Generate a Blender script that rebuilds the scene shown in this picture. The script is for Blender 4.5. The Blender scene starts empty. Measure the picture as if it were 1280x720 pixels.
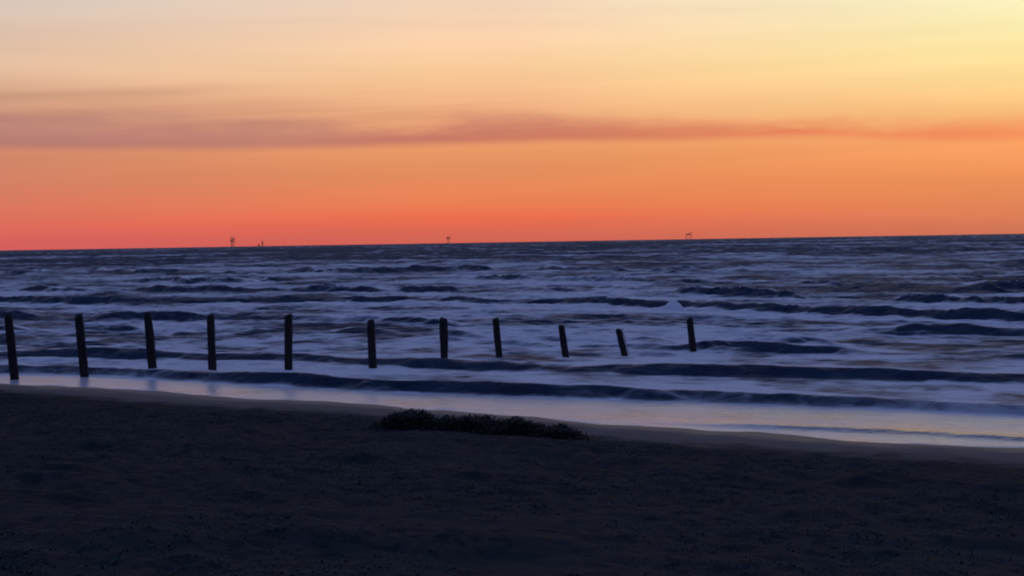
import bpy, math, random
import numpy as np
from mathutils import Matrix, Vector

random.seed(7)
rng = np.random.default_rng(11)
sc = bpy.context.scene
COL = sc.collection
EYE = 3.6


# ------------------------------------------------------------------ helpers
def lin(r, g, b):
    def f(c):
        c /= 255.0
        return c / 12.92 if c <= 0.04045 else ((c + 0.055) / 1.055) ** 2.4
    return (f(r), f(g), f(b), 1.0)


def hash2(ix, iy, seed):
    n = (ix.astype(np.int64) * 374761393 + iy.astype(np.int64) * 668265263 + seed * 974634777) & 0xFFFFFFFF
    n = ((n ^ (n >> 13)) * 1274126177) & 0xFFFFFFFF
    n = (n ^ (n >> 16)) & 0xFFFFFFFF
    return n.astype(np.float64) / 4294967295.0


def vnoise(x, y, seed=0):
    x = np.asarray(x, float); y = np.asarray(y, float)
    ix = np.floor(x); iy = np.floor(y)
    fx = x - ix; fy = y - iy
    fx = fx * fx * fx * (fx * (fx * 6 - 15) + 10)
    fy = fy * fy * fy * (fy * (fy * 6 - 15) + 10)
    a = hash2(ix, iy, seed); b = hash2(ix + 1, iy, seed)
    c = hash2(ix, iy + 1, seed); d = hash2(ix + 1, iy + 1, seed)
    return (a + (b - a) * fx) * (1 - fy) + (c + (d - c) * fx) * fy


def fbm(x, y, seed=0, oct=4, gain=0.5):
    s = 0.0; a = 1.0; t = 0.0
    for k in range(oct):
        s = s + a * vnoise(x, y, seed + 17 * k)
        t += a; a *= gain
        x = x * 2.03 + 11.3; y = y * 2.03 + 4.7
    return s / t


def sstep(a, b, x):
    t = np.clip((x - a) / (b - a), 0, 1)
    return t * t * (3 - 2 * t)


def curve(pts):
    """smooth function y(x) through points, straight beyond both ends"""
    px = np.array([p[0] for p in pts], float); py = np.array([p[1] for p in pts], float)
    m = np.gradient(py, px)

    def f(x):
        x = np.asarray(x, float)
        i = np.clip(np.searchsorted(px, x) - 1, 0, len(px) - 2)
        h = px[i + 1] - px[i]
        t = np.clip((x - px[i]) / h, 0, 1)
        r = ((2 * t**3 - 3 * t**2 + 1) * py[i] + (t**3 - 2 * t**2 + t) * h * m[i]
             + (-2 * t**3 + 3 * t**2) * py[i + 1] + (t**3 - t**2) * h * m[i + 1])
        r = np.where(x < px[0], py[0] + (x - px[0]) * m[0], r)
        r = np.where(x > px[-1], py[-1] + (x - px[-1]) * m[-1], r)
        return r
    return f


def link(name, me, mat=None, parent=None, smooth=False):
    o = bpy.data.objects.new(name, me)
    COL.objects.link(o)
    if mat:
        me.materials.append(mat)
    if parent:
        o.parent = parent
    if smooth:
        me.polygons.foreach_set('use_smooth', np.ones(len(me.polygons), bool))
    return o


def tag(o, label=None, cat=None, group=None, kind=None):
    if label: o['label'] = label
    if cat: o['category'] = cat
    if group: o['group'] = group
    if kind: o['kind'] = kind
    return o


def grid_mesh(name, X, Y, Z, attrs=None):
    R, Cn = X.shape
    me = bpy.data.meshes.new(name)
    me.vertices.add(R * Cn)
    me.vertices.foreach_set('co', np.stack([X, Y, Z], -1).astype(np.float32).ravel())
    idx = np.arange(R * Cn).reshape(R, Cn)
    q = np.stack([idx[:-1, :-1], idx[:-1, 1:], idx[1:, 1:], idx[1:, :-1]], -1).reshape(-1, 4)
    n = len(q)
    me.loops.add(n * 4); me.polygons.add(n)
    me.loops.foreach_set('vertex_index', q.astype(np.int32).ravel())
    me.polygons.foreach_set('loop_start', np.arange(0, n * 4, 4, dtype=np.int32))
    me.update(calc_edges=True)
    for k, v in (attrs or {}).items():
        a = me.attributes.new(k, 'FLOAT', 'POINT')
        a.data.foreach_set('value', v.astype(np.float32).ravel())
    return me


class NT:
    """small node-tree writer"""
    def __init__(s, tree):
        s.t = tree; s.n = tree.nodes; s.l = tree.links

    def set(s, sock, v):
        if hasattr(v, 'is_output'):
            s.l.new(v, sock)
        elif v is not None:
            sock.default_value = v

    def m(s, op, a, b=None, c=None, clamp=False):
        n = s.n.new('ShaderNodeMath'); n.operation = op; n.use_clamp = clamp
        for i, v in enumerate((a, b, c)):
            s.set(n.inputs[i], v)
        return n.outputs[0]

    def mr(s, v, a, b, c=0.0, d=1.0, mode='SMOOTHSTEP'):
        n = s.n.new('ShaderNodeMapRange'); n.interpolation_type = mode
        for i, q in enumerate((v, a, b, c, d)):
            s.set(n.inputs[i], q)
        return n.outputs[0]

    def ramp(s, fac, stops, interp='LINEAR'):
        n = s.n.new('ShaderNodeValToRGB'); cr = n.color_ramp; cr.interpolation = interp
        while len(cr.elements) > 1:
            cr.elements.remove(cr.elements[-1])
        cr.elements[0].position = stops[0][0]; cr.elements[0].color = stops[0][1]
        for p, c in stops[1:]:
            e = cr.elements.new(p); e.color = c
        s.set(n.inputs[0], fac)
        return n.outputs[0]

    def mix(s, fac, a, b, mode='MIX'):
        n = s.n.new('ShaderNodeMix'); n.data_type = 'RGBA'; n.blend_type = mode
        s.set(n.inputs[0], fac); s.set(n.inputs[6], a); s.set(n.inputs[7], b)
        return n.outputs[2]

    def xyz(s, x, y, z):
        n = s.n.new('ShaderNodeCombineXYZ')
        for i, q in enumerate((x, y, z)):
            s.set(n.inputs[i], q)
        return n.outputs[0]

    def sep(s, v):
        n = s.n.new('ShaderNodeSeparateXYZ'); s.set(n.inputs[0], v)
        return n.outputs

    def noise(s, vec, scale=1.0, detail=3.0, rough=0.5, dist=0.0):
        n = s.n.new('ShaderNodeTexNoise')
        s.set(n.inputs['Vector'], vec)
        n.inputs['Scale'].default_value = scale; n.inputs['Detail'].default_value = detail
        n.inputs['Roughness'].default_value = rough; n.inputs['Distortion'].default_value = dist
        return n.outputs[0]

    def scaled(s, vec, sx, sy, sz):
        n = s.n.new('ShaderNodeVectorMath'); n.operation = 'MULTIPLY'
        s.set(n.inputs[0], vec); n.inputs[1].default_value = (sx, sy, sz)
        return n.outputs[0]

    def bump(s, h, strength, dist, normal=None):
        n = s.n.new('ShaderNodeBump')
        s.set(n.inputs['Strength'], strength); s.set(n.inputs['Distance'], dist); s.set(n.inputs['Height'], h)
        if normal is not None:
            s.set(n.inputs['Normal'], normal)
        return n.outputs[0]

    def principled(s, **k):
        n = s.n.new('ShaderNodeBsdfPrincipled')
        for key, v in k.items():
            s.set(n.inputs[key.replace('_', ' ')], v)
        return n.outputs[0]


def material(name):
    m = bpy.data.materials.new(name); m.use_nodes = True
    m.node_tree.nodes.clear()
    nt = NT(m.node_tree)
    out = m.node_tree.nodes.new('ShaderNodeOutputMaterial')
    return m, nt, out.inputs['Surface']


# ------------------------------------------------------------------ world: dusk sky
def build_sky():
    w = bpy.data.worlds.new('World'); sc.world = w; w.use_nodes = True
    w.node_tree.nodes.clear()
    t = NT(w.node_tree)
    out = t.n.new('ShaderNodeOutputWorld'); bg = t.n.new('ShaderNodeBackground')
    t.l.new(bg.outputs[0], out.inputs[0])
    tc = t.n.new('ShaderNodeTexCoord').outputs['Generated']
    x, y, z = t.sep(tc)
    el = t.m('MULTIPLY', t.m('ARCSINE', z), 180 / math.pi)
    az = t.m('MULTIPLY', t.m('ARCTAN2', x, y), 180 / math.pi)
    fac = t.m('DIVIDE', el, 45.0, clamp=True)

    def R(stops):
        return t.ramp(fac, [(e / 45.0, lin(*c)) for e, c in stops])
    left = R([(0, (214,96,96)), (.5, (219,99,93)), (1.0, (221,109,92)), (1.6, (219,118,95)), (2.7, (211,129,102)), (3.7, (210,136,106)), (4.8, (213,152,124)), (6.0, (220,172,140)), (7.0, (226,188,160)), (8.2, (224,194,173)), (9.2, (215,197,185)),(10.2, (207,199,192)), (12.5, (190,188,196)), (15.5, (148,155,186)), (20, (108,122,172)), (28,(92, 108, 157)), (45, (88, 105, 153))])
    mid = R([(0, (208, 100, 84)), (.4, (216, 103, 84)), (1.0, (236, 110, 78)), (1.7, (234, 128, 84)), (2.7, (229, 140, 92)),
             (3.8, (235, 154, 102)), (4.6, (240,168,118)), (5.6, (246,184,136)), (6.4, (251,198,148)), (7.2, (252,206,158)), (8.5, (249,209,174)), (9.85, (241, 212, 186)), (12.5, (222,206,194)), (16, (165,168,190)), (21, (112,125,174)), (29,(92, 108, 157)), (45, (88, 105, 153))])
    right = R([(0, (205, 115, 88)), (.5, (216, 122, 86)), (1.4, (230, 138, 88)), (2.4, (242, 150, 90)), (3.5, (251, 162, 100)),
               (4.5, (252,186,120)), (5.6, (253,211,142)), (6.9, (254,230,160)), (8.2, (253,240,182)), (9.5, (253,246,202)), (12.5, (250,238,208)), (16, (200,197,197)), (21, (132,141,178)),(28, (90,104,166)), (45, (88, 105, 153))])
    back = R([(0, (62,62,105)), (6, (68,70,122)), (16, (74,84,146)), (30, (78,94,160)), (45, (88, 105, 153))])
    c = t.mix(t.mr(az, -21, -3, mode='LINEAR'), left, mid)
    c = t.mix(t.mr(az, 0, 20, mode='LINEAR'), c, right)
    # thin even veils
    veil = t.noise(t.xyz(t.m('MULTIPLY', az, .05), t.m('MULTIPLY', el, .8), 3.0), 1.0, 3.0, .5, .3)
    veilf = t.mr(veil, .35, .65, .965, 1.03, 'LINEAR')
    # the long low cloud bank: flat base near 4 degrees, ragged top
    azf = t.m('DIVIDE', t.m('ADD', az, 30.0), 60.0, clamp=True)

    def G(stops):
        r = t.ramp(azf, [((a + 30) / 60.0, (v, v, v, 1)) for a, v in stops], 'B_SPLINE')
        return r
    base = t.m('MULTIPLY', G([(-30, .80), (-20, .775), (-10, .765), (-5, .80), (0, .81), (5, .80), (12, .80), (15, .75), (20, .72), (30, .72)]), 5.0)
    thick = t.m('MULTIPLY', G([(-30, .62), (-20, .60), (-13, .72), (-9, .60), (-5, .32), (-3.2, .46), (-1, .52), (4, .60), (7, .40), (11, .34), (14, .30), (17, .40), (30, .4)]), 2.0)
    amt = G([(-30, .8), (-20, .88), (-12, .95), (-8, .9), (-4.5, 1.0), (0, .95), (4, .9), (8, .75), (12, 1.0), (14, .65), (17, .95), (20, .8), (30, .4)])
    wv = t.m('MULTIPLY', t.m('SUBTRACT', t.noise(t.xyz(t.m('MULTIPLY', az, .22), t.m('MULTIPLY', el, 1.1), 0.0), 1.0, 6.0, .62), .5), 1.5)
    wb = t.m('MULTIPLY', t.m('SUBTRACT', t.noise(t.xyz(t.m('MULTIPLY', az, .12), 7.0, 1.0), 1.0, 2.0, .5), .5), .35)
    e0 = t.m('SUBTRACT', el, t.m('ADD', base, wb))
    lo = t.mr(e0, -.22, .25)
    e1 = t.m('DIVIDE', t.m('ADD', e0, wv), thick)
    hi = t.m('SUBTRACT', 1.0, t.mr(e1, .2, 1.4))
    mask = t.m('MULTIPLY', t.m('MULTIPLY', lo, hi), amt)
    tint = t.ramp(azf, [((-20 + 30) / 60, (.68, .70, 1.04, 1)), ((-9 + 30) / 60, (.66, .63, .98, 1)), ((-3 + 30) / 60, (.67, .53, .82, 1)), ((4 + 30) / 60, (.72, .50, .70, 1)),
                        ((12 + 30) / 60, (.88, .50, .58, 1)), ((20 + 30) / 60, (.95, .66, .72, 1))])
    # second, fainter streaks above the bank
    s2 = t.noise(t.xyz(t.m('MULTIPLY', az, .09), t.m('MULTIPLY', t.m('ADD', el, t.m('MULTIPLY', az, -.03)), 1.7), 9.0), 1.0, 3.0, .5)
    m2 = t.m('MULTIPLY', t.m('MULTIPLY', t.mr(s2, .36, .62, .45, 1.0), t.m('MULTIPLY', t.mr(el, 4.3, 5.1), t.mr(el, 6.9, 5.3))), t.mr(az, 8, -5, 0, .75))
    st = t.m('SUBTRACT', el, t.m('ADD', t.m('ADD', 6.9, t.m('MULTIPLY', az, .055)), t.m('MULTIPLY', wv, .25)))
    m3 = t.m('MULTIPLY', t.mr(t.m('ABSOLUTE', st), .30, .0), t.mr(az, -7, -15, 0, .38))
    c = t.mix(m3, c, t.mix(1.0, c, (.76, .72, .80, 1), 'MULTIPLY'))
    c = t.mix(m2, c,t.mix(1.0, c, (.80, .74, .80, 1), 'MULTIPLY'))
    c = t.mix(mask, c, t.mix(1.0, c, tint, 'MULTIPLY'))
    c = t.mix(1.0, c, t.xyz(veilf, veilf, veilf), 'MULTIPLY')
    c = t.mix(t.mr(t.m('ABSOLUTE', az), 26, 75), c, back)
    c = t.mix(t.mr(el, -.6, -3.0), c, (.01, .012, .03, 1))
    t.l.new(c, bg.inputs[0]); bg.inputs[1].default_value = 1.0
    w.cycles.sampling_method = 'MANUAL'; w.cycles.sample_map_resolution = 1024


build_sky()

# the last warm glow of the sun that has gone down beyond the right of the picture
sun = bpy.data.lights.new('sun', 'SUN'); sun.energy = 0.05; sun.angle = math.radians(8); sun.color = (1, .62, .35)
so = bpy.data.objects.new('sun', sun); COL.objects.link(so)
sd = Vector((math.sin(math.radians(38)), math.cos(math.radians(38)), math.tan(math.radians(3))))
so.rotation_euler = sd.to_track_quat('Z', 'Y').to_euler()

# ------------------------------------------------------------------ shore geometry (metres; y runs out to sea)
edge = curve([(-13.9, 38.0), (-11.1, 36.1), (-8.7, 34.5), (-6.0, 32.9), (-3.1, 31.2), (-0.7, 29.3), (1.8, 27.3), (3.8, 25.9), (5.1, 25.2), (7.0, 24.2), (8.5, 23.4)])
crA = curve([(-15.1, 41.2), (-12.3, 40.5), (-9.8, 39.1), (-6.8, 37.2), (-3.2, 34.9), (0, 33.5), (1.5, 32.8), (4.6, 31.5), (6.3, 30.8), (10.3, 28.3)])
crB = curve([(-17.1, 46.8), (-11.5, 45.6), (-7.7, 43.6), (-3.8, 41.7), (0, 39.9), (3.4, 37.9), (7.4, 36.1), (12.5, 34.2)])
crC = curve([(-23.1, 63.3), (-16.9, 61.7), (-9.6, 58.2), (-3.7, 54.3), (1.7, 50.3), (6.0, 47.5), (11.1, 44.4), (15.4, 42.3)])
crD = curve([(-34.1, 93.6), (-25.8, 88.5), (-14.3, 86.2), (-1.9, 81.8), (6.7, 73.7), (13.5, 65.7), (20.6, 56.5)])
crE = curve([(-3, 30.6), (1.0, 28.2), (3.3, 27.0), (5.4, 26.2), (7.3, 25.2), (8.9, 24.3)])


def shore_v(x, y):
    """metres seaward of the water's edge"""
    xx = np.clip(x, -60, 60)
    return (y - edge(xx) - np.where(np.abs(x) > 60, 0, 0)) * .84


def sand_z(x, y):
    v = shore_v(x, y)
    z = np.where(v > 0, .03 - .06 * v, .03 + .055 * (-v) + .0012 * np.clip(-v, 0, 25) ** 2)
    z = np.clip(z, -3, 3.2)
    up = sstep(-1.5, -5.0, v)
    z = z + up * (fbm(x * .35, y * .35, 5, 4) - .5) * .26 + up * (fbm(x * 1.3 + 5, y * 1.3, 8, 3) - .5) * .16
    z = z + (fbm(x * .5 + 31, y * .5, 21, 3) - .5) * .05 + sstep(-.5, -2, v) * (fbm(x * 4, y * 4, 33, 3) - .5) * .05
    return z


# ------------------------------------------------------------------ sand
def build_sand():
    ys = np.concatenate([-np.geomspace(3000, 6, 50), np.linspace(-5, 6, 45), np.linspace(6.05, 42, 620), np.linspace(42.5, 75, 40)])
    core = np.linspace(-22, 22, 640)
    side = 22 + np.geomspace(.15, 4000, 55)
    xs = np.concatenate([-side[::-1], core, side])
    X, Y = np.meshgrid(xs, ys)
    me = grid_mesh('sand', X, Y, sand_z(X, Y), {'shore': shore_v(X, Y)})
    m, t, out = material('sand')
    tc = t.n.new('ShaderNodeTexCoord').outputs['Object']
    at = t.n.new('ShaderNodeAttribute'); at.attribute_name = 'shore'; v = at.outputs['Fac']
    n1 = t.noise(tc, .7, 5, .6); n2 = t.noise(tc, 6, 4, .6); n3 = t.noise(tc, 45, 3, .6)
    vw = t.m('ADD', v, t.m('MULTIPLY', t.m('SUBTRACT', n1, .5), 2.2))
    wet = t.mr(vw, -1.6, -.2)
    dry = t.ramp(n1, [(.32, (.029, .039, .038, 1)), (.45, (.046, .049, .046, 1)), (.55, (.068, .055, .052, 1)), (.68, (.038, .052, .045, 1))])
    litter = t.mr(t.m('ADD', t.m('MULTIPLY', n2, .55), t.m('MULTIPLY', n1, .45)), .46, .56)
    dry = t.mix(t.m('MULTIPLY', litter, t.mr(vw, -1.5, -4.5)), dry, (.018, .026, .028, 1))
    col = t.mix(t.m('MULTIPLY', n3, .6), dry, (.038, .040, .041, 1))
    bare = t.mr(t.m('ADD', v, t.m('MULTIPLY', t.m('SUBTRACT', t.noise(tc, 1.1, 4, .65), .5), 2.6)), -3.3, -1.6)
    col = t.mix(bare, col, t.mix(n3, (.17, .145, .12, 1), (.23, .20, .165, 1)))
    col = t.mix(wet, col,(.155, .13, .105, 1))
    h = t.m('ADD', t.m('MULTIPLY', n2, .7), t.m('MULTIPLY', n3, .25))
    nrm = t.bump(h, t.mr(wet, 0, 1, .7, .08), .05)
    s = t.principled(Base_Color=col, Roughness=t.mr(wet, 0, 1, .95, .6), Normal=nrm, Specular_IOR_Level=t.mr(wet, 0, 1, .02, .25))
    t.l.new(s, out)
    return tag(link('sand', me, m, smooth=True), kind='structure')


build_sand()


# (x, y, z of the top), (x of the foot), lower / upper radius, label
POSTS = [
    (-13.90, 38.70, 1.83, -13.76, .112, .104, 'dark timber post at the left end of the row, its foot almost on the sand'),
    (-12.12, 39.23, 1.76, -11.99, .112, .106, 'second dark post from the sandy end, leaning left, standing in bright swash'),
    (-10.33, 39.76, 1.77, -10.21, .118, .104, 'third dark post from the sandy end, its lower part thicker, leaning left'),
    (-8.67, 40.29, 1.64, -8.65, .108, .106, 'fourth dark post from the sandy end, nearly upright above the swash'),
    (-6.41, 40.20, 1.63, -6.43, .110, .108,'straight upright dark post, fifth from the sandy end of the row'),
    (-4.06, 40.20, 1.43, -4.02, .115, .100,'dark post sixth from the sandy end, middle one of the row of eleven'),
    (-2.07, 41.88, 1.36, -2.05, .100, .130, 'short dark post thicker at the top than at the waterline'),
    (-0.50, 42.41, 1.30, -0.41, .094, .092, 'slim leaning dark post just right of the top-heavy one'),
    (1.50, 42.94, 1.02, 1.62, .098, .098, 'short leaning dark post third from the seaward end, without a pale edge'),
    (3.27, 43.47, 0.84, 3.47, .096, .090, 'most tilted short dark post with a pale split edge'),
    (5.55, 44.00, 1.12, 5.67, .098, .096, 'last dark post at the seaward right end of the row'),
]

# ------------------------------------------------------------------ sea
def build_sea():
    ys = [18.0]
    while ys[-1] < 62: ys.append(ys[-1] + .085)
    while ys[-1] < 2600: ys.append(ys[-1] * 1.0036)
    while ys[-1] < 40000: ys.append(ys[-1] * 1.04)
    ys = np.array(ys)
    s = np.linspace(-1, 1, 620)
    so_ = 1 + np.geomspace(.02, 12, 26)
    s = np.concatenate([-so_[::-1], s, so_])
    Y = np.repeat(ys[:, None], len(s), 1)
    X = s[None, :] * (11 + .47 * ys[:, None])
    v = shore_v(X, Y)
    # rotated coordinates along / across the wave crests; crests turn parallel to the picture far out
    th = math.radians(-20)
    U = X * math.cos(th) + Y * math.sin(th)
    V = -X * math.sin(th) + Y * math.cos(th)
    Z = np.zeros_like(X)
    F = np.zeros_like(X)       # foam cover 0..1
    far = np.clip(Y / 60, 1, None)
    # foam left drifting on the surf, in streaks along the crests
    st1 = fbm(U / 3.5, V / 2.4, 3, 4)
    st2 = fbm(U / 9.0, V / 6.5, 13, 4)
    st3 = fbm(U / 22.0, V / 22.0, 23, 4)
    st4 = fbm(U / 60.0, V / 70.0, 29, 3)
    w2 = sstep(45, 85, Y); w3 = sstep(110, 230, Y); w4 = sstep(350, 700, Y)
    st = st1 * .4 + st2 * .6
    st = st * (1 - w2) + (st2 * .65 + st3 * .35) * w2
    st = st * (1 - w3) + (st3 * .65 + st4 * .35) * w3
    st = st * (1 - w4) + st4 * w4
    level = np.interp(Y, [30, 55, 85, 130, 220, 340, 600], [.66, .64, .60, .55, .44, .17, .0])
    mot = fbm(U / 1.3, V / 1.5, 35, 3) * (1 - w2) + fbm(U / 3.2, V / 5.0, 36, 3) * w2
    F = np.clip(level - .05 + (st - .5) * 2.5 + (mot - .5) * 1.3, .0, 1)
    # swell: rough sea beyond the breakers
    amp = np.interp(Y, [24, 34, 46, 70, 150, 400, 700, 4000], [.0, .02, .07, .16, .30, .5, .6, .6])
    n = fbm(U / 9.0, V / 3.0, 41, 3); ridge = 1 - np.abs(2 * n - 1) * 2.2
    n_b = fbm(U / 22.0, V / 7.0, 47, 3); ridge_b = 1 - np.abs(2 * n_b - 1) * 2.2
    r = ridge * (1 - sstep(60, 160, Y)) + ridge_b * sstep(60, 160, Y)
    Z += amp * np.clip(r, -1, 1) * .55 + amp * .5 * (fbm(U / 3.0, V / 1.0, 51, 3) - .5)
    # short steep chop everywhere on the rough water
    ch = np.interp(Y, [30, 36, 46, 70, 150, 400, 900, 1600], [.0, .02, .075, .12, .24,.55, .8, 1.0])
    for (lu, lv, w, sd) in ((3.6, 1.6, 1.0, 301), (1.5, .8, .5, 311)):
        kk = np.clip(Y / 60, 2, 16)
        kk = 2.0 ** np.round(np.log2(kk))
        q1 = 1 - np.abs(2 * fbm(U / lu / kk, V / lv / kk, sd, 3) - 1) * 2
        q0 = 1 - np.abs(2 * fbm(U / lu, V / lv, sd + 5, 3) - 1) * 2
        b = sstep(80, 200, Y)
        Z += ch * w * (q0 * (1 - b) + q1 * b)
    Z += np.interp(Y, [20, 30, 60, 90], [.012, .03, .08, .0]) * (fbm(U / 1.3, V / .5, 57, 3) - .5)

    def crest(c, a, seed, wf=.32, wb=1.2, patch=0.0, face=1.0, foam_back=1.0, foot=0.0, meander=.5, q=1.0, fw=1.0):
        nonlocal Z, F
        xx = np.clip(X, -60, 60)
        yc = c(xx) + (fbm(X / 2.6, X * 0 + 3, seed, 3) - .5) * meander * q + (vnoise(X / 7, X * 0, seed + 5) - .5) * meander + (fbm(X / .55, Y / .8, seed + 6, 3) - .5) * .55 * np.clip(wf / .4, 1, 4)
        d = (Y - yc) * .88
        k = fbm(X / 4.5 + 20, X * 0 + 9, seed + 2, 3)
        A = a * (.75 + 1.1 * (k - .45))
        if patch:
            A = A * sstep(patch - .16, patch + .16, k)
        rel = np.clip(A / a, 0, 1)
        p = np.where(d < 0, np.exp(-(np.abs(d) / wf) ** 2), np.exp(-(np.abs(d) / wb) ** 1.4))
        Z = Z + A * p
        # clear water on the steep shoreward face, foam spilling behind the crest
        fc = np.exp(-((d + wf * .7) / (wf * 1.0)) ** 4) * rel * face * (1 - patch * np.clip(2.2 * fbm(U / 2.2, V / .5, seed + 9, 3) - .6, 0, 1))
        F = F * (1 - np.clip(fc * (1.0 if not patch else .64), 0, 1))
        bk = sstep(.02, .35, d) * np.exp(-np.clip(d, 0, None) / (wb * 1.3)) * rel * foam_back
        F = np.clip(F + bk * .75, 0, 1)
        if foot:
            ft = np.exp(-((d + wf * 1.2 + fw * 1.2) / fw) ** 4) * rel * foot
            F = np.clip(F + ft, 0, 1)

    sw = sstep(.6, -.4, (Y - crA(np.clip(X, -60, 60))) * .88)    # swash sheet between the sand and the first wave
    sheet = np.clip(.84 + (fbm(U / 1.8, V / 1.3, 61, 4) - .5) * 1.1, .45, 1)
    F = F * (1 - sw) + sheet * sw
    Z = Z * (1 - sw * .8)
    crest(crA, .26, 101, wf=.36, wb=.9, foam_back=.6)
    btw = sstep(.2, .9, (Y - crA(np.clip(X, -60, 60))) * .88) * sstep(-.3, -1.0, (Y - crB(np.clip(X, -60, 60))) * .88)
    F = np.clip(F + btw * .34, 0, 1)
    crest(crB, .25, 131, wf=.42, wb=1.3, foam_back=.9)
    crest(crC, .30, 151, wf=.55, wb=1.5, patch=.46, meander=1.6, foam_back=.9)
    crest(lambda x: crC(x) - 2.6, .24, 163, wf=.45, wb=1.2, patch=.50, meander=1.6)
    crest(lambda x: crC(x) + 7.0, .32, 171, wf=.6, wb=1.8, patch=.50, meander=2.5, foot=.4)
    crest(crD, .36, 181, wf=.9, wb=2.2, meander=2.0, foot=.6, foam_back=.3, fw=2.6)
    crest(lambda x: crD(x) + 19, .38,191, wf=1.0, wb=2.5, patch=.46, meander=4, foot=.4, fw=3.0)
    crest(lambda x: crD(x) + 45, .42,201, wf=1.4, wb=4, patch=.48, meander=8, foot=.4, fw=4.5)
    crest(lambda x: crD(x) + 85, .5,211, wf=2.0, wb=5, patch=.48, meander=12, foot=.3, fw=7.0)
    # little wavelet running back down the beach on the right
    rr = sstep(2.2, 4.6, X)
    dE = (Y - crE(np.clip(X, -60, 60)) - (fbm(X / 1.5, X * 0, 7, 2) - .5) * .2) * .88
    Z += .055 * rr * np.where(dE < 0, np.exp(-(dE / .2) ** 2), np.exp(-(np.abs(dE) / .5)))
    F = F * (1 - rr * np.clip(np.exp(-((dE - .12) / .42) ** 4) * (.25 + .35 * sstep(3.5, 7, X)), 0, 1))
    # foam trails over the backs of the waves, the faces towards the beach stay clear
    gy = np.gradient(Z, axis=0) / np.gradient(Y, axis=0)
    gy = np.clip(gy, -.6, .6) * (1 - sw) * sstep(500, 200, Y)
    F = np.clip(F - gy * 1.15 + .02, 0, 1)
    # one peaking wave at the far right and a burst of spray behind the last post
    g = np.exp(-((X - 25.2) / 2.1) ** 2) * (.85 + .3 * vnoise(X * 1.3, Y * 0, 8))
    d = Y - 62.0 - .25 * (X - 23)
    Z += 1.25 * g * np.where(d < 0, np.exp(-(d / 1.0) ** 2), np.exp(-(d / 1.8) ** 2))
    F = np.clip(F * (1 - np.clip(g * 1.3, 0, 1) * np.exp(-((d + 1.0) / 1.1) ** 4)), 0, 1)
    F = np.clip(F + g * np.exp(-((d - .25) / .4) ** 2) * .9, 0, 1)
    g = np.exp(-(((X - 7.9) / .42) ** 2 + ((Y - 68.2) / .5) ** 2)) + .5 * np.exp(-(((X - 7.2) / .55) ** 2 + ((Y - 68.3) / .5) ** 2))
    Z += .5 * g * (.35 + 1.1 * fbm(X * 4, Y * 3, 5, 3)); F = np.clip(F + 1.3 * g, 0, 1)
    # the sheet runs thin up the beach and dips under the sand
    run = sstep(4.0, 0.0, v)
    Z = Z + run * .035
    Z = Z - np.clip(-v - .15 + (fbm(X / 1.2, Y / 1.2, 77, 3) - .5) * .9 + (fbm(X / 4.5, Y / 4.5, 78, 2) - .5) * 1.5, 0, 1.5) * .12
    F = np.clip(F + np.exp(-((v - .12) / .22) ** 2) * .35 * (.4 + fbm(X / 1.5, Y / 1.5, 79, 2)), 0, 1)
    # churned foam round the feet of the posts
    for (tx, ty, tz, fx, rb, rt, lab) in POSTS:
        q = np.exp(-((X - fx) / .42) ** 2 - ((Y - ty + .1) / .55) ** 2)
        F = np.clip(F + q * .8 * fbm(X * 5, Y * 3, 91, 2) * 1.4 * (1 - sw), 0, 1)
    me = grid_mesh('sea', X, Y, Z, {'foam': F, 'calm': sstep(-.55, -1.25, (Y - crA(np.clip(X, -60, 60))) * .88) * sstep(-.3, 0, v + .6)})
    m, t, out = material('sea_water')
    tc = t.n.new('ShaderNodeTexCoord').outputs['Object']
    x, y, z = t.sep(tc)
    f = t.n.new('ShaderNodeAttribute'); f.attribute_name = 'foam'; foam = f.outputs['Fac']
    sh = t.n.new('ShaderNodeAttribute'); sh.attribute_name = 'calm'; calm = sh.outputs['Fac']
    rot = t.n.new('ShaderNodeVectorRotate'); rot.rotation_type = 'Z_AXIS'
    t.set(rot.inputs['Vector'], tc); rot.inputs['Angle'].default_value = math.radians(20)
    rc = rot.outputs[0]
    lace = t.noise(t.scaled(rc, 1.1, 1.5, 1), 1.0, 6, .62, .6)
    m_ = t.mr(t.m('SUBTRACT', foam, t.mr(lace, .28, .72, .22, .78, 'LINEAR')), t.mr(y, 50, 160, -.44, -.6), t.mr(y, 50, 160, .48, .7))
    rip = t.noise(t.scaled(rc, 1.6, 4.2, 1), 1.0, 5, .6)
    rip2 = t.noise(t.scaled(rc, .35, .9, 1), 1.0, 4, .6)
    hh = t.m('ADD', t.m('MULTIPLY', rip, .10), t.m('MULTIPLY', rip2, .30))
    
    nrm = t.bump(hh, t.mr(calm, 0, 1, 1.0, .3), 1.0)
    wcol = t.mix(t.mr(rip2, .4, .6), (.016, .032, .060, 1), (.028, .052, .084, 1))
    water = t.principled(Base_Color=wcol, Roughness=t.mr(calm, 0, 1, t.mr(y, 40, 400, .5, .65), .17), IOR=t.mr(calm, 0, 1, 1.33, 1.6), Specular_IOR_Level=t.mr(calm, 0, 1, t.mr(y, 150, 500, .07, .06), 1.0), Normal=nrm)
    fb = t.noise(t.scaled(rc, 5, 9, 5), 1.0, 4, .65)
    fn = t.bump(t.m('ADD', fb, t.m('MULTIPLY', lace, 2.0)), .5, .05)
    fcol = t.mix(t.mr(fb, .35, .65), (.78, .79, .80, 1), (.92, .92, .92, 1))
    foam_s = t.principled(Base_Color=fcol, Roughness=t.mr(calm, 0, 1, .75, .3), IOR=1.33, Normal=fn)
    mx = t.n.new('ShaderNodeMixShader')
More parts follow.
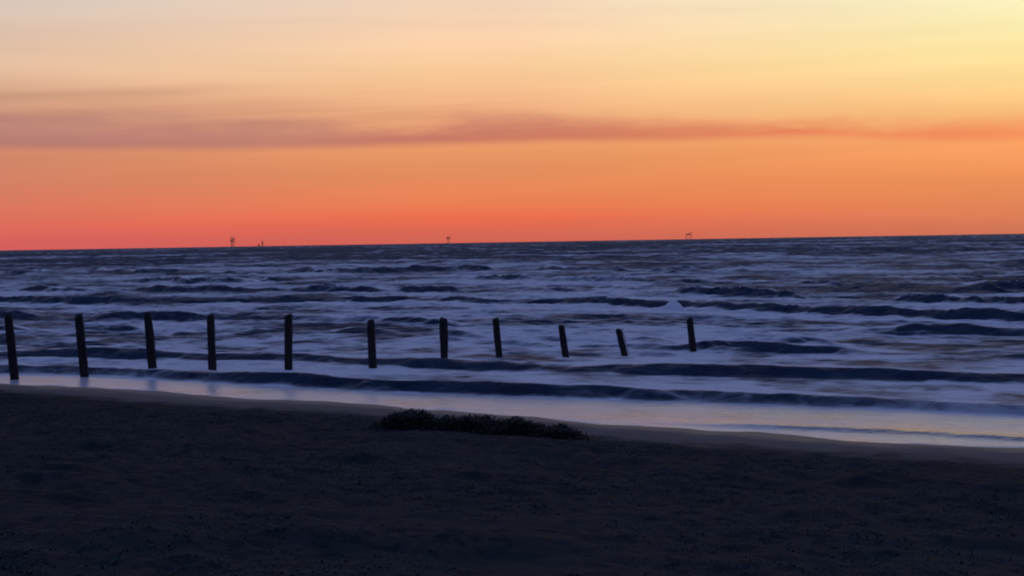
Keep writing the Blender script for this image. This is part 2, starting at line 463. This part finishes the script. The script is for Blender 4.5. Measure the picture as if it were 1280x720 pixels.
    t.set(mx.inputs[0], t.m('MULTIPLY', m_, t.mr(calm, 0, 1, .92, .64))); t.l.new(water, mx.inputs[1]); t.l.new(foam_s, mx.inputs[2])
    t.l.new(mx.outputs[0], out)
    return tag(link('sea', me, m, smooth=True), kind='structure')


build_sea()


# ------------------------------------------------------------------ timber posts
def wood_material():
    m, t, out = material('wet_timber')
    tc = t.n.new('ShaderNodeTexCoord').outputs['Object']
    g = t.noise(t.scaled(tc, 28, 28, 2.2), 1.0, 5, .6)
    k = t.noise(t.scaled(tc, 4, 4, 3), 1.0, 3, .6)
    col = t.ramp(g, [(.3, (.012, .010, .010, 1)), (.55, (.026, .022, .020, 1)), (.75, (.045, .037, .032, 1))])
    col = t.mix(t.mr(k, .5, .65), col, (.016, .019, .014, 1))
    s = t.principled(Base_Color=col, Roughness=.8, Specular_IOR_Level=.25, Normal=t.bump(g, .7, .02))
    t.l.new(s, out)
    return m


WOOD = wood_material()


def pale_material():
    m, t, out = material('pale_streaks')
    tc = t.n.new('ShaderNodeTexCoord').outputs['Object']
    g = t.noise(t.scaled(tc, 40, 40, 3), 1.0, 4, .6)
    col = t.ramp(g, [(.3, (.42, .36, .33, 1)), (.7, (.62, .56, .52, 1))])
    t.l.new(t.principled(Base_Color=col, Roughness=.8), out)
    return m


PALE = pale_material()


def post_mesh(h, r_bot, r_top, seed, depth=1.0):
    """rough round pile, local z=0 at the water, uneven weathered top"""
    rs = np.random.default_rng(seed)
    nr, ns = 46, 22
    zs = np.linspace(-depth, h, nr)
    V = []; P = []
    ph = rs.uniform(0, 6.28, 6)
    wob = rs.normal(0, .010, 2)
    for i, z in enumerate(zs):
        t = (z + depth) / (h + depth); q = max(z, 0) / h
        rad = r_bot + (r_top - r_bot) * q
        cx = wob[0] * math.sin(z * 2.3 + ph[0]); cy = wob[1] * math.sin(z * 1.9 + ph[1])
        for j in range(ns):
            a = 2 * math.pi * j / ns
            n = vnoise(np.array([math.cos(a) * 1.6 + 9]), np.array([z * 2.2 + math.sin(a) * 1.6 + seed * 3.1]), seed)[0] - .5
            n2 = vnoise(np.array([math.cos(a) * 4 + 9]), np.array([z * 9 + math.sin(a) * 4]), seed + 3)[0] - .5
            rr = rad * (1 + .20 * n + .13 * n2 + .04 * math.cos(3 * a + ph[2]))
            zz = z
            if i == nr - 1:
                rr *= .80; zz += .025 * math.cos(a + ph[3]) + rs.normal(0, .008)
            elif i == nr - 2:
                rr *= .96
            V.append((cx + rr * math.cos(a), cy + rr * math.sin(a), zz))
    for i in range(nr - 1):
        for j in range(ns):
            k = (j + 1) % ns
            P.append((i * ns + j, i * ns + k, (i + 1) * ns + k, (i + 1) * ns + j))
    V.append((0, 0, zs[-1] + .015)); c = len(V) - 1
    for j in range(ns):
        P.append(((nr - 1) * ns + j, (nr - 1) * ns + (j + 1) % ns, c))
    P.append(tuple(range(ns - 1, -1, -1)))
    me = bpy.data.meshes.new('timber_post'); me.from_pydata(V, [], P); me.update()
    return me


for i, (tx, ty, tz, fx, rb, rt, lab) in enumerate(POSTS):
    lean = math.atan2(tx - fx, tz)
    h = math.hypot(tx - fx, tz)
    o = link('timber_post', post_mesh(h, rb * 1.07, rt * 1.07, 40 + i, 1.1), WOOD, smooth=True)
    o.location = (fx, ty, 0)
    o.rotation_euler = (math.radians(random.uniform(-2.5, 2.5)), lean, 0)
    tag(o, lab, 'post', 'weathered timber posts standing in the surf')
    if 'pale split' in lab:  # slim pale strip running up one side of this post
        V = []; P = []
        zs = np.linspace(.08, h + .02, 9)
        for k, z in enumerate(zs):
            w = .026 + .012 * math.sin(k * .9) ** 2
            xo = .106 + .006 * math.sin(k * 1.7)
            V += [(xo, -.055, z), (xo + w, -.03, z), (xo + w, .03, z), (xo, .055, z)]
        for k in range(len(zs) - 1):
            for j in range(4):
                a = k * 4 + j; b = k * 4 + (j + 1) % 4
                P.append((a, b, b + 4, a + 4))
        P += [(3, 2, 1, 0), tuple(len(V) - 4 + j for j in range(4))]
        me = bpy.data.meshes.new('pale_strip'); me.from_pydata(V, [], P); me.update()
        link('pale_strip', me, PALE, o)['label'] = 'pale strip along the seaward side'


# ------------------------------------------------------------------ plants on the dune
def leaf_material(name, a, b):
    m, t, out = material(name)
    tc = t.n.new('ShaderNodeTexCoord').outputs['Object']
    n = t.noise(tc, .9, 3, .6); n2 = t.noise(tc, 14, 2, .5)
    col = t.mix(t.mr(t.m('ADD', t.m('MULTIPLY', n, .7), t.m('MULTIPLY', n2, .3)), .38, .62), a, b)
    t.l.new(t.principled(Base_Color=col, Roughness=.9, Specular_IOR_Level=.03), out)
    return m


LEAF = leaf_material('dune_leaves', (.050, .076, .074, 1), (.072, .082, .078, 1))
CLUMP = leaf_material('clump_leaves', (.024, .033, .028, 1), (.038, .045, .037, 1))


def blades(P0, H, W, A, lean):
    """many bent leaf blades: each a strip of two quads-ish (5 verts)"""
    n = len(P0)
    d = np.stack([np.cos(A), np.sin(A), np.zeros(n)], 1)
    s = np.stack([-np.sin(A), np.cos(A), np.zeros(n)], 1)
    up = np.array([0, 0, 1.0])
    mid = P0 + d * (lean * .35 * H)[:, None] + up * (H * .6)[:, None]
    tip = P0 + d * (lean * H)[:, None] + up * (H * (1 - .25 * np.abs(lean)))[:, None]
    v = np.stack([P0 - s * (W * .5)[:, None], P0 + s * (W * .5)[:, None], mid + s * (W * .4)[:, None], mid - s * (W * .4)[:, None], tip], 1)
    base = (np.arange(n) * 5)[:, None]
    q = base + np.array([0, 1, 2, 3]); t = base + np.array([3, 2, 4])
    return v.reshape(-1, 3), q, t


def mesh_qt(name, v, q, t):
    me = bpy.data.meshes.new(name)
    me.vertices.add(len(v)); me.vertices.foreach_set('co', v.astype(np.float32).ravel())
    nq, n3 = len(q), len(t)
    me.loops.add(nq * 4 + n3 * 3); me.polygons.add(nq + n3)
    me.loops.foreach_set('vertex_index', np.concatenate([q.ravel(), t.ravel()]).astype(np.int32))
    me.polygons.foreach_set('loop_start', np.concatenate([np.arange(nq) * 4, nq * 4 + np.arange(n3) * 3]).astype(np.int32))
    me.update(calc_edges=True)
    return me


def build_ground_cover():
    N = 34000
    x = rng.uniform(-24, 20, N * 2); y = rng.uniform(3.5, 37, N * 2)
    v = shore_v(x, y)
    dens = fbm(x * .45, y * .45, 71, 4) * .75 + fbm(x * 2, y * 2, 73, 2) * .25
    lim = fbm(x * .5 + 7, y * .5, 75, 3) * 2.4 + 1.7 + 2.2 * sstep(-2.5, -7, x)
    ok = (v < -lim) & (rng.uniform(0, 1, N * 2) < sstep(.36, .60, dens)) & (np.abs(x) < 6 + .46 * y)
    x = x[ok][:N]; y = y[ok][:N]
    nb = 7
    X = np.repeat(x, nb) + rng.normal(0, .05, len(x) * nb); Y = np.repeat(y, nb) + rng.normal(0, .05, len(x) * nb)
    H = rng.uniform(.015, .055, len(X)) * np.repeat(rng.uniform(.6, 1.2, len(x)), nb)
    P = np.stack([X, Y, sand_z(X, Y) - .01], 1)
    W = rng.uniform(.008, .022, len(X))
    me = mesh_qt('ground_cover', *blades(P, H, W, rng.uniform(0, 6.283, len(X)), rng.uniform(.8, 2.4, len(X))))
    tag(link('ground_cover', me, LEAF), 'low dark creeping plants covering the dune in front of the beach', 'ground cover', kind='stuff')


build_ground_cover()


def clump(cx, cy, w, h, d, seed, label):
    r = np.random.default_rng(seed)
    n = int(2600 * w)
    u = r.normal(0, .42, n) * w * .5 * 1.1
    u = np.clip(u, -w * .6, w * .6)
    q = r.normal(0, .35, n) * d
    prof = np.clip(1 - (np.abs(u) / (w * .62)) ** 2, .05, 1) * (.45 + .9 * fbm(u * 3.2 + seed, q * 2 + 3, seed, 3))
    hz = prof * h
    z0 = r.uniform(0, .85, n) * hz
    X = cx + u; Y = cy + q
    g = sand_z(X, Y)
    P = np.stack([X, Y, g + z0 - .02], 1)
    v, qd, t = blades(P, r.uniform(.03, .10, n), r.uniform(.015, .04, n), r.uniform(0, 6.283, n), r.uniform(.9, 2.6, n))
    # stems from the sand up to the leaves
    ns = n // 8
    Ps = np.stack([X[:ns], Y[:ns], g[:ns] - .03], 1)
    v2, q2, t2 = blades(Ps, np.maximum(hz[:ns] * .35, .03), np.full(ns, .012), r.uniform(0, 6.283, ns), r.uniform(-.3, .3, ns))
    v = np.concatenate([v, v2]); k = 5 * n
    qd = np.concatenate([qd, q2 + k]); t = np.concatenate([t, t2 + k])
    base = np.array([cx, cy, float(sand_z(np.array([cx]), np.array([cy]))[0])])
    o = link('beach_plant', mesh_qt('beach_plant', v - base, qd, t), CLUMP)
    o.location = base
    tag(o, label, 'plant', 'low dark clumps along the edge of the sand')


clump(-1.88, 25.7, 1.2, .35, .9,1, 'tallest dark ragged clump, its peak nearly touching the bright swash')
clump(-0.75, 25.4, 1.5, .30, .9,2, 'broad dark clump just right of the tallest peaked one')
clump(0.05, 24.9, 1.4, .25, .9,3, 'low flat dark clump between the broad clump and the rightward slope')
clump(0.72, 24.3, .9, .22, .9,4, 'dark clump where the ragged edge steps down to the open sand on its right')


# ------------------------------------------------------------------ offshore platforms on the horizon
def steel_material():
    m, t, out = material('rusty_steel')
    tc = t.n.new('ShaderNodeTexCoord').outputs['Object']
    n = t.noise(tc, .15, 4, .6)
    t.l.new(t.principled(Base_Color=t.ramp(n, [(.3, (.22, .12, .085, 1)), (.7, (.36, .20, .14, 1))]), Roughness=.75), out)
    return m


STEEL = steel_material()


class MB:
    def __init__(s): s.v = []; s.p = []

    def bar(s, a, b, r):
        a = Vector(a); b = Vector(b); d = (b - a).normalized()
        u = d.orthogonal().normalized(); w = d.cross(u)
        k = len(s.v)
        for c in (a, b):
            for j in range(6):
                an = j * math.pi / 3
                s.v.append(tuple(c + (u * math.cos(an) + w * math.sin(an)) * r))
        for j in range(6):
            s.p.append((k + j, k + (j + 1) % 6, k + 6 + (j + 1) % 6, k + 6 + j))
        s.p += [tuple(k + j for j in range(5, -1, -1)), tuple(k + 6 + j for j in range(6))]

    def box(s, x0, x1, y0, y1, z0, z1):
        k = len(s.v)
        s.v += [(x, y, z) for z in (z0, z1) for x, y in ((x0, y0), (x1, y0), (x1, y1), (x0, y1))]
        s.p += [tuple(k + i for i in f) for f in ((3, 2, 1, 0), (4, 5, 6, 7), (0, 1, 5, 4), (1, 2, 6, 5), (2, 3, 7, 6), (3, 0, 4, 7))]

    def build(s, name, parent):
        me = bpy.data.meshes.new(name); me.from_pydata(s.v, [], s.p); me.update()
        return link(name, me, STEEL, parent)


def platform(x, y, w, leg_w, deck_z, deck_h, top, label, derrick=0.0, crane=0, lr=.9):
    root = bpy.data.objects.new('offshore_platform', None); COL.objects.link(root)
    root.location = (x, y, 0)
    tag(root, label, 'oil platform', 'distant platforms on the horizon')
    j = MB(); q = leg_w / 2
    cs = [(-q, -q), (q, -q), (q, q), (-q, q)]
    for (a, b) in cs:
        j.bar((a * 1.15, b * 1.15, -8), (a, b, deck_z), lr)
    lv = [2, deck_z * .5, deck_z - .5]
    for i in range(len(lv)):
        for k in range(4):
            a = cs[k]; b = cs[(k + 1) % 4]
            j.bar((*a, lv[i]), (*b, lv[i]), lr * .5)
            if i + 1 < len(lv):
                j.bar((*a, lv[i]), (*b, lv[i + 1]), lr * .5)
    j.build('jacket_legs', root)
    d = MB()
    d.box(-w / 2, w / 2, -w * .35, w * .35, deck_z, deck_z + deck_h * .14)
    d.box(-w * .46, w * .46, -w * .32, w * .32, deck_z + deck_h * .64, deck_z + deck_h * .74)
    for sx in (-.44, -.15, .15, .44):
        for sy in (-.3, .3):
            d.bar((sx * w, sy * w, deck_z), (sx * w, sy * w, deck_z + deck_h * .7), lr * .7)
    d.build('deck', root)
    c = MB()
    c.box(-w * .26, w * .06, -w * .25, w * .25, deck_z + deck_h * .14, deck_z + deck_h * .5)
    c.build('cabin', root); c = MB()
    c.box(w * .05,w * .40, -w * .2, w * .2, deck_z + deck_h * .78, deck_z + deck_h)
    c.build('upper_cabin', root)
    if derrick:
        t = MB(); z0 = deck_z + deck_h * .78; cx = -w * .2; b = w * .16
        for sx, sy in ((-b, -b), (b, -b), (b, b), (-b, b)):
            t.bar((cx + sx, sy, z0), (cx + sx * .25, sy * .25, z0 + derrick), lr * .7)
        for k in range(1, 5):
            f = 1 - .75 * k / 5; zz = z0 + derrick * k / 5
            for sg in (-1, 1):
                t.bar((cx - b * f, sg * b * f, zz), (cx + b * f, sg * b * f, zz), lr * .5)
        t.build('derrick', root)
    if crane:
        t = MB()
        t.bar((w * .4, 0, deck_z + deck_h * .7), (w * .4, 0, top * .9), lr)
        t.bar((w * .4, 0, top * .86), (w * .4 + crane * w * .35, 0, top), lr * .8)
        t.build('crane', root)


platform(-1584.5, 8000, 27, 11, 31, 20, 66, 'distant platform standing tallest on the horizon, at the left above the upright posts', derrick=15, crane=-1, lr=.8)
platform(-1414.5, 8000, 8, 6, 20, 10, 40, 'very slim small platform just right of the tallest one on the horizon', derrick=10, lr=.8)
platform(-1444.0, 8050, 10, 7, 9, 6, 20, 'lowest stub of a platform between the tallest and the slim one', lr=1.0)
platform(-357.0, 8000, 25, 8, 26, 14, 49, 'distant Y-shaped platform on the horizon nearest the picture centre', crane=1, derrick=6, lr=.6)
platform(1010.0, 8000, 34, 28, 27, 12, 48, 'wide faint platform on spread legs, the only one right of centre on the horizon', crane=1, lr=.5)

# ------------------------------------------------------------------ camera
cam = bpy.data.cameras.new('camera'); co = bpy.data.objects.new('camera', cam); COL.objects.link(co)
cam.sensor_width = 36.0; cam.lens = 36.0 * 1758 / 1280
cam.clip_start = .1; cam.clip_end = 80000
co.matrix_world = Matrix.Translation((0, 0, EYE)) @ Matrix.Rotation(math.radians(90 - 1.874), 4, 'X') @ Matrix.Rotation(math.radians(-.94), 4, 'Z')
sc.camera = co

vs = sc.view_settings
vs.view_transform = 'Standard'; vs.look = 'None'; vs.exposure = 0; vs.gamma = 1; vs.use_curve_mapping = False
sc.render.engine = 'CYCLES'
sc.cycles.filter_width = 2.0
sc.cycles.max_bounces = 5
sc.cycles.use_denoising = True
